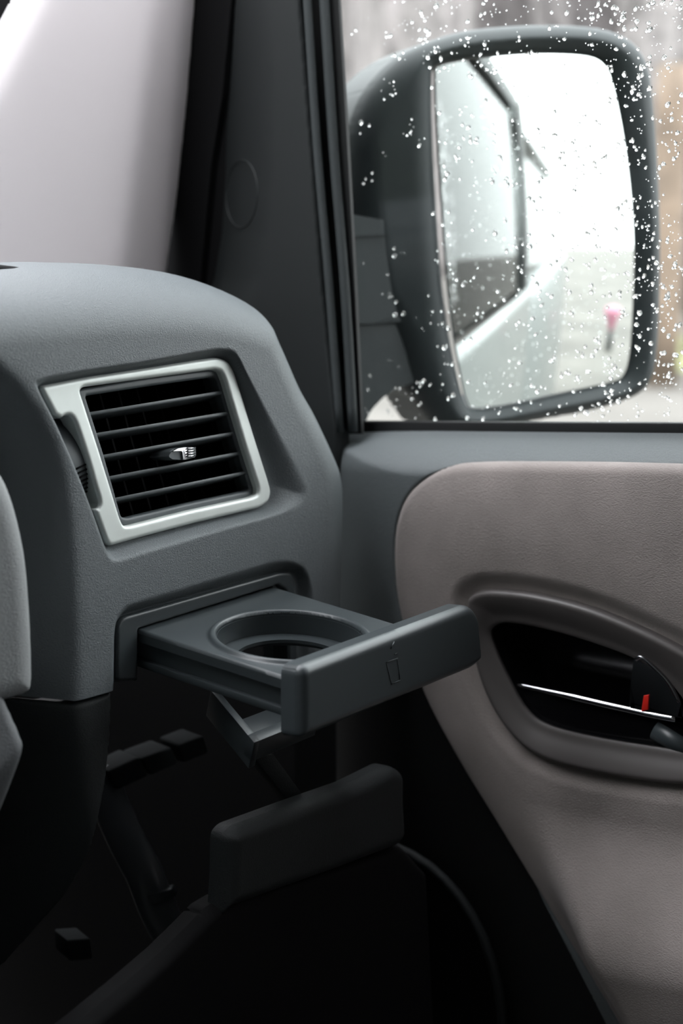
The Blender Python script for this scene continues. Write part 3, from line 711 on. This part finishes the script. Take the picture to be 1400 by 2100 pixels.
# ================================================================== raindrops
def drops(name, pl, cent, rads, parent=None):
    n, m = 9, 3; Vs = []; Fs = []
    for (u, v), r in zip(cent, rads):
        b = len(Vs); sy = random.uniform(.7, 1.7); ph = random.random(); tw = random.gauss(.5, .5); hh = r*random.uniform(.45, .8)
        wob = [random.uniform(.6, 1.3) for _ in range(n)]
        for j in range(m):
            el = j/m*math.pi/2*.97
            for k in range(n):
                a = 2*math.pi*k/n+ph; rr = r*math.cos(el)*(1+(wob[k]-1)*(1-j/m*.6))
                x_, y_ = rr*math.cos(a)/math.sqrt(sy), rr*math.sin(a)*math.sqrt(sy)
                Vs.append(pl.to3(u+x_*math.cos(tw)-y_*math.sin(tw), v+x_*math.sin(tw)+y_*math.cos(tw), hh*math.sin(el)))
        Vs.append(pl.to3(u, v, hh))
        for j in range(m-1):
            for k in range(n): Fs.append((b+j*n+k, b+j*n+(k+1) % n, b+(j+1)*n+(k+1) % n, b+(j+1)*n+k))
        for k in range(n): Fs.append((b+(m-1)*n+k, b+(m-1)*n+(k+1) % n, b+m*n))
        Fs.append(tuple(b+k for k in range(n))[::-1])
    return mesh(name, Vs, Fs, M['water'], parent, True)
GX = Plane(GLASS.P-GLASS.n*.0045, -GLASS.n)      # outer face of the pane
cent, rads = [], []
def gx(x, y):
    p = GLASS.hit(x, y, -.0045)-GX.P; return (p@GX.U, p@GX.V)
def density(x, y):
    if x < 740 or y > 862: return 0.03
    if x > 1400: return .7
    d = 0.25+0.75*min(1, max(0, (x-850)/450))
    if 1290 < x < 1350: d = 1.0
    if x < 900: d = .12
    if y < 130 and x > 850: d = max(d, .75)
    if y > 780: d = max(d, .6)
    return d
while len(cent) < 4300:
    x, y = random.uniform(690, 1900), random.uniform(-250, 862)
    if random.random() > density(x, y): continue
    k = 1 if random.random() < .6 else random.randint(2, 4)
    for _ in range(k):
        cent.append(gx(x+random.gauss(0, 8)*(k > 1), y+random.gauss(0, 8)*(k > 1)))
        rads.append(.00035+.0016*random.random()**3)
rd = drops('raindrops', GX, cent, rads)
tag(rd, 'scattered raindrops on the outside of the side window', 'raindrops', kind='stuff')

mc, mr = [], []
while len(mc) < 420:
    x, y = random.uniform(905, 1300), random.uniform(200, 830)
    q_ = np.array(MP.uv(x, y, -.004))
    if sdf(q_[None], gl_uv)[0][0] < .004 or random.random() > .25+.75*(y-200)/630: continue
    mc.append(tuple(q_)); mr.append(.0003+.0008*random.random()**2)
MG = MP.off(-.004)
def on_glass(c): return -((c[0]-gc[0])**2+(c[1]-gc[1])**2)/2.6
class Bowed:
    def to3(s, u, v, w=0.0): return MG.to3(u, v, w+on_glass((u, v))-.00005)
rm_ = drops('mirror_drops', Bowed(), mc, mr)
tag(rm_, 'fine water droplets sitting on the mirror glass', 'raindrops', kind='stuff')

# ================================================================== outdoors
gnd = mesh('ground', [(-60, -80, 0), (80, -80, 0), (80, 80, 0), (-60, 80, 0)], [(0, 1, 2, 3)], M['ground'])
tag(gnd, 'pale wet paved ground outside the car', 'ground', kind='structure')
def ground_at(x, d):
    r = ray(x, 450); r = nrm([r[0], r[1], 0]); return np.array([0, 0, 0])+r*d
def tree(x, d, width, height, m, label, cat, group, seed, branches=3):
    rs = np.random.default_rng(seed); b = ground_at(x, d)
    root = empty(cat.replace(' ', '_'), tuple(b), label, cat, group)
    pts, rr = [], []
    lean = rs.normal(0, .02, 2)
    for k in range(14):
        t = k/13; wob = rs.normal(0, .02, 2)
        pts.append(b+np.array([lean[0]*t*height+wob[0], lean[1]*t*height+wob[1], t*height])); rr.append(width/2*(1.15-.55*t)*(1+rs.normal(0, .04)))
    tube('trunk', root, m, pts, rr, 12)
    for k in range(branches):
        i = rs.integers(5, 12); p0 = pts[i]; a = rs.uniform(0, 2*math.pi); L = rs.uniform(.4, .9)
        bp = [p0, p0+np.array([math.cos(a)*L*.4, math.sin(a)*L*.4, L*.25]), p0+np.array([math.cos(a)*L*.8, math.sin(a)*L*.8, L*.7]), p0+np.array([math.cos(a)*L, math.sin(a)*L, L*1.2])]
        tube('branch', root, m, cr(np.array(bp), 3, False), np.linspace(rr[i]*.45, rr[i]*.08, 10), 7)
    return root
k = 0
spec = [(705, 17, .30, 'bark_l'), (740, 14, .22, 'bark_l'), (775, 19, .45, 'bark_l'), (822, 15, .28, 'bark_d'), (862, 20, .40, 'bark_l'), (905, 17, .55, 'bark_d'), (955, 21, .5, 'bark_l'),
        (1010, 16, .45, 'bark_d'), (1060, 19, .5, 'bark_d'), (1115, 15, .4, 'bark_d'), (1165, 20, .6, 'bark_l'), (1215, 17, .42, 'bark_d'), (1255, 22, .6, 'bark_l'), (1310, 24, .9, 'bark_l'), (1400, 26, .8, 'bark_l'), (1450, 15, .5, 'bark_d'), (660, 16, .4, 'bark_d'), (1500, 18, .4, 'bark_l')]
rs_ = np.random.default_rng(5)
spec += [(float(rs_.uniform(640, 1500)), float(rs_.uniform(24, 40)), float(rs_.uniform(.4, .9)), ['bark_l', 'bark_l', 'bark_d'][rs_.integers(0, 3)]) for _ in range(26)]
spec += [(float(x_), float(rs_.uniform(14, 30)), float(rs_.uniform(.35, .7)), ['bark_l', 'bark_d'][i_ % 2]) for i_, x_ in enumerate(list(range(380, 640, 60))+list(range(1540, 2300, 70)))]
kept = []
for s_ in spec:
    g_ = ground_at(s_[0], s_[1])
    if all(np.linalg.norm(g_-ground_at(o_[0], o_[1])) > 1.25 for o_ in kept): kept.append(s_)
for x, d, w, m in kept:
    lab = 'pale blurred tree trunk standing in the wood behind the mirror' if m == 'bark_l' else 'dark blurred tree trunk standing in the wood behind the mirror'
    tree(x, d, w, 9, M[m], lab, 'tree', 'pale trunks of the wood' if m == 'bark_l' else 'dark trunks of the wood', 100+k); k += 1
post = tube('wooden_post', None, M['bark_o'], [ground_at(1368, 13)+np.array([0, 0, z]) for z in (0, .8, 1.6, 2.4, 2.75)], [.16, .155, .15, .145, .14], 14)
tag(post, 'orange brown wooden post beyond the outer edge of the mirror', 'post')
# grass verge at the foot of the wood
g0 = ground_at(1250, 14.2); g1 = ground_at(1560, 14.2)
n = 60; Vs, Fs = [], []
dirn = nrm(g0)
for i in range(n):
    for j in range(10):
        p_ = g0+(g1-g0)*i/(n-1)+dirn*(j/9*3.2); z = .02+.16*math.sin(math.pi*j/9)*(0.6+.8*random.random())
        Vs.append(p_+np.array([0, 0, z]))
for i in range(n-1):
    for j in range(9): Fs.append((i*10+j, (i+1)*10+j, (i+1)*10+j+1, i*10+j+1))
gv = mesh('grass_verge', Vs, Fs, M['grass'], None, True); tag(gv, 'green grass verge at the foot of the wood', 'grass', kind='stuff')

# small pink thing far behind the car, caught low in the mirror
def mirror_ray(x, y):
    p_ = MP.hit(x, y, -.004); d_ = ray(x, y); a_, b_ = MP.uv(x, y, -.004)
    n_ = nrm(MP.n+(a_-gc[0])/1.3*MP.U+(b_-gc[1])/1.3*MP.V)
    return p_, d_-2*(d_@n_)*n_
p_, r_ = mirror_ray(1252, 720)
dist = -p_[2]/r_[2] if r_[2] < -.01 else 12.0
dist = min(dist, 9.0)
base = p_+r_*dist; base[2] = 0
p2_, r2_ = mirror_ray(1240, 625); hh = max(.5, (p2_+r2_*dist)[2])
print('pink', base, dist, hh)
mk = empty('road_marker', tuple(base), 'small pink marker on a grey stand low in the mirror reflection', 'marker')
tube('marker_stand', mk, M['lowdash'], [base, base+[0, 0, hh*.45]], [hh*.10, hh*.06], 10)
tube('marker_head', mk, M['pink'], [base+[0, 0, hh*f] for f in (.45, .55, .7, .85, .95, 1.0)], [hh*.05, hh*.09, hh*.14, hh*.22, hh*.2, hh*.05], 12)

# evergreen hedges out of view, added to shade the lower cabin from low sky
def screen_hedge(p0, p1, hgt, thick, label, seed, m=M['screen_hedge'], name='screen_hedge', group='unseen hedges added for shade'):
    rs = np.random.default_rng(seed); p0 = np.array(p0, float); p1 = np.array(p1, float); d_ = nrm(p1-p0); s_ = np.array([-d_[1], d_[0], 0]); n_ = 60; m_ = 14
    V_, F_ = [], []
    for i in range(n_):
        top = hgt*(1+rs.normal(0, .03))
        prof = [(-1, 0), (-1.05, .25), (-1, .5), (-.95, .75), (-.8, .92), (-.3, 1.0), (.3, 1.0), (.8, .92), (.95, .75), (1, .5), (1.05, .25), (1, 0)]
        for a_, b_ in prof:
            V_.append(p0+(p1-p0)*i/(n_-1)+s_*(a_*thick/2+rs.normal(0, .07))+np.array([0, 0, b_*top+(rs.normal(0, .05) if b_ > 0 else 0)]))
    for i in range(n_-1):
        for k_ in range(11): F_.append((i*12+k_, (i+1)*12+k_, (i+1)*12+k_+1, i*12+k_+1))
    F_.append(tuple(range(12))); F_.append(tuple((n_-1)*12+k_ for k_ in range(12))[::-1])
    return tag(mesh(name, V_, F_, m, None, True), label, name, group)
screen_hedge((-3.6, -6, 0), (-3.6, 6.5, 0), 5.0, 1.4, 'tall unseen evergreens added for shade along the far side of the car', 3)
screen_hedge((-2.6, 6.6, 0), (2.2, 6.6, 0), 4.6, 1.4, 'tall unseen evergreens added for shade ahead of the car', 4)
screen_hedge(ground_at(250, 44), ground_at(2100, 44), 9.0, 3.0, 'pale brown thicket far behind the tree trunks', 5, M['brush'], 'thicket', 'far brush')
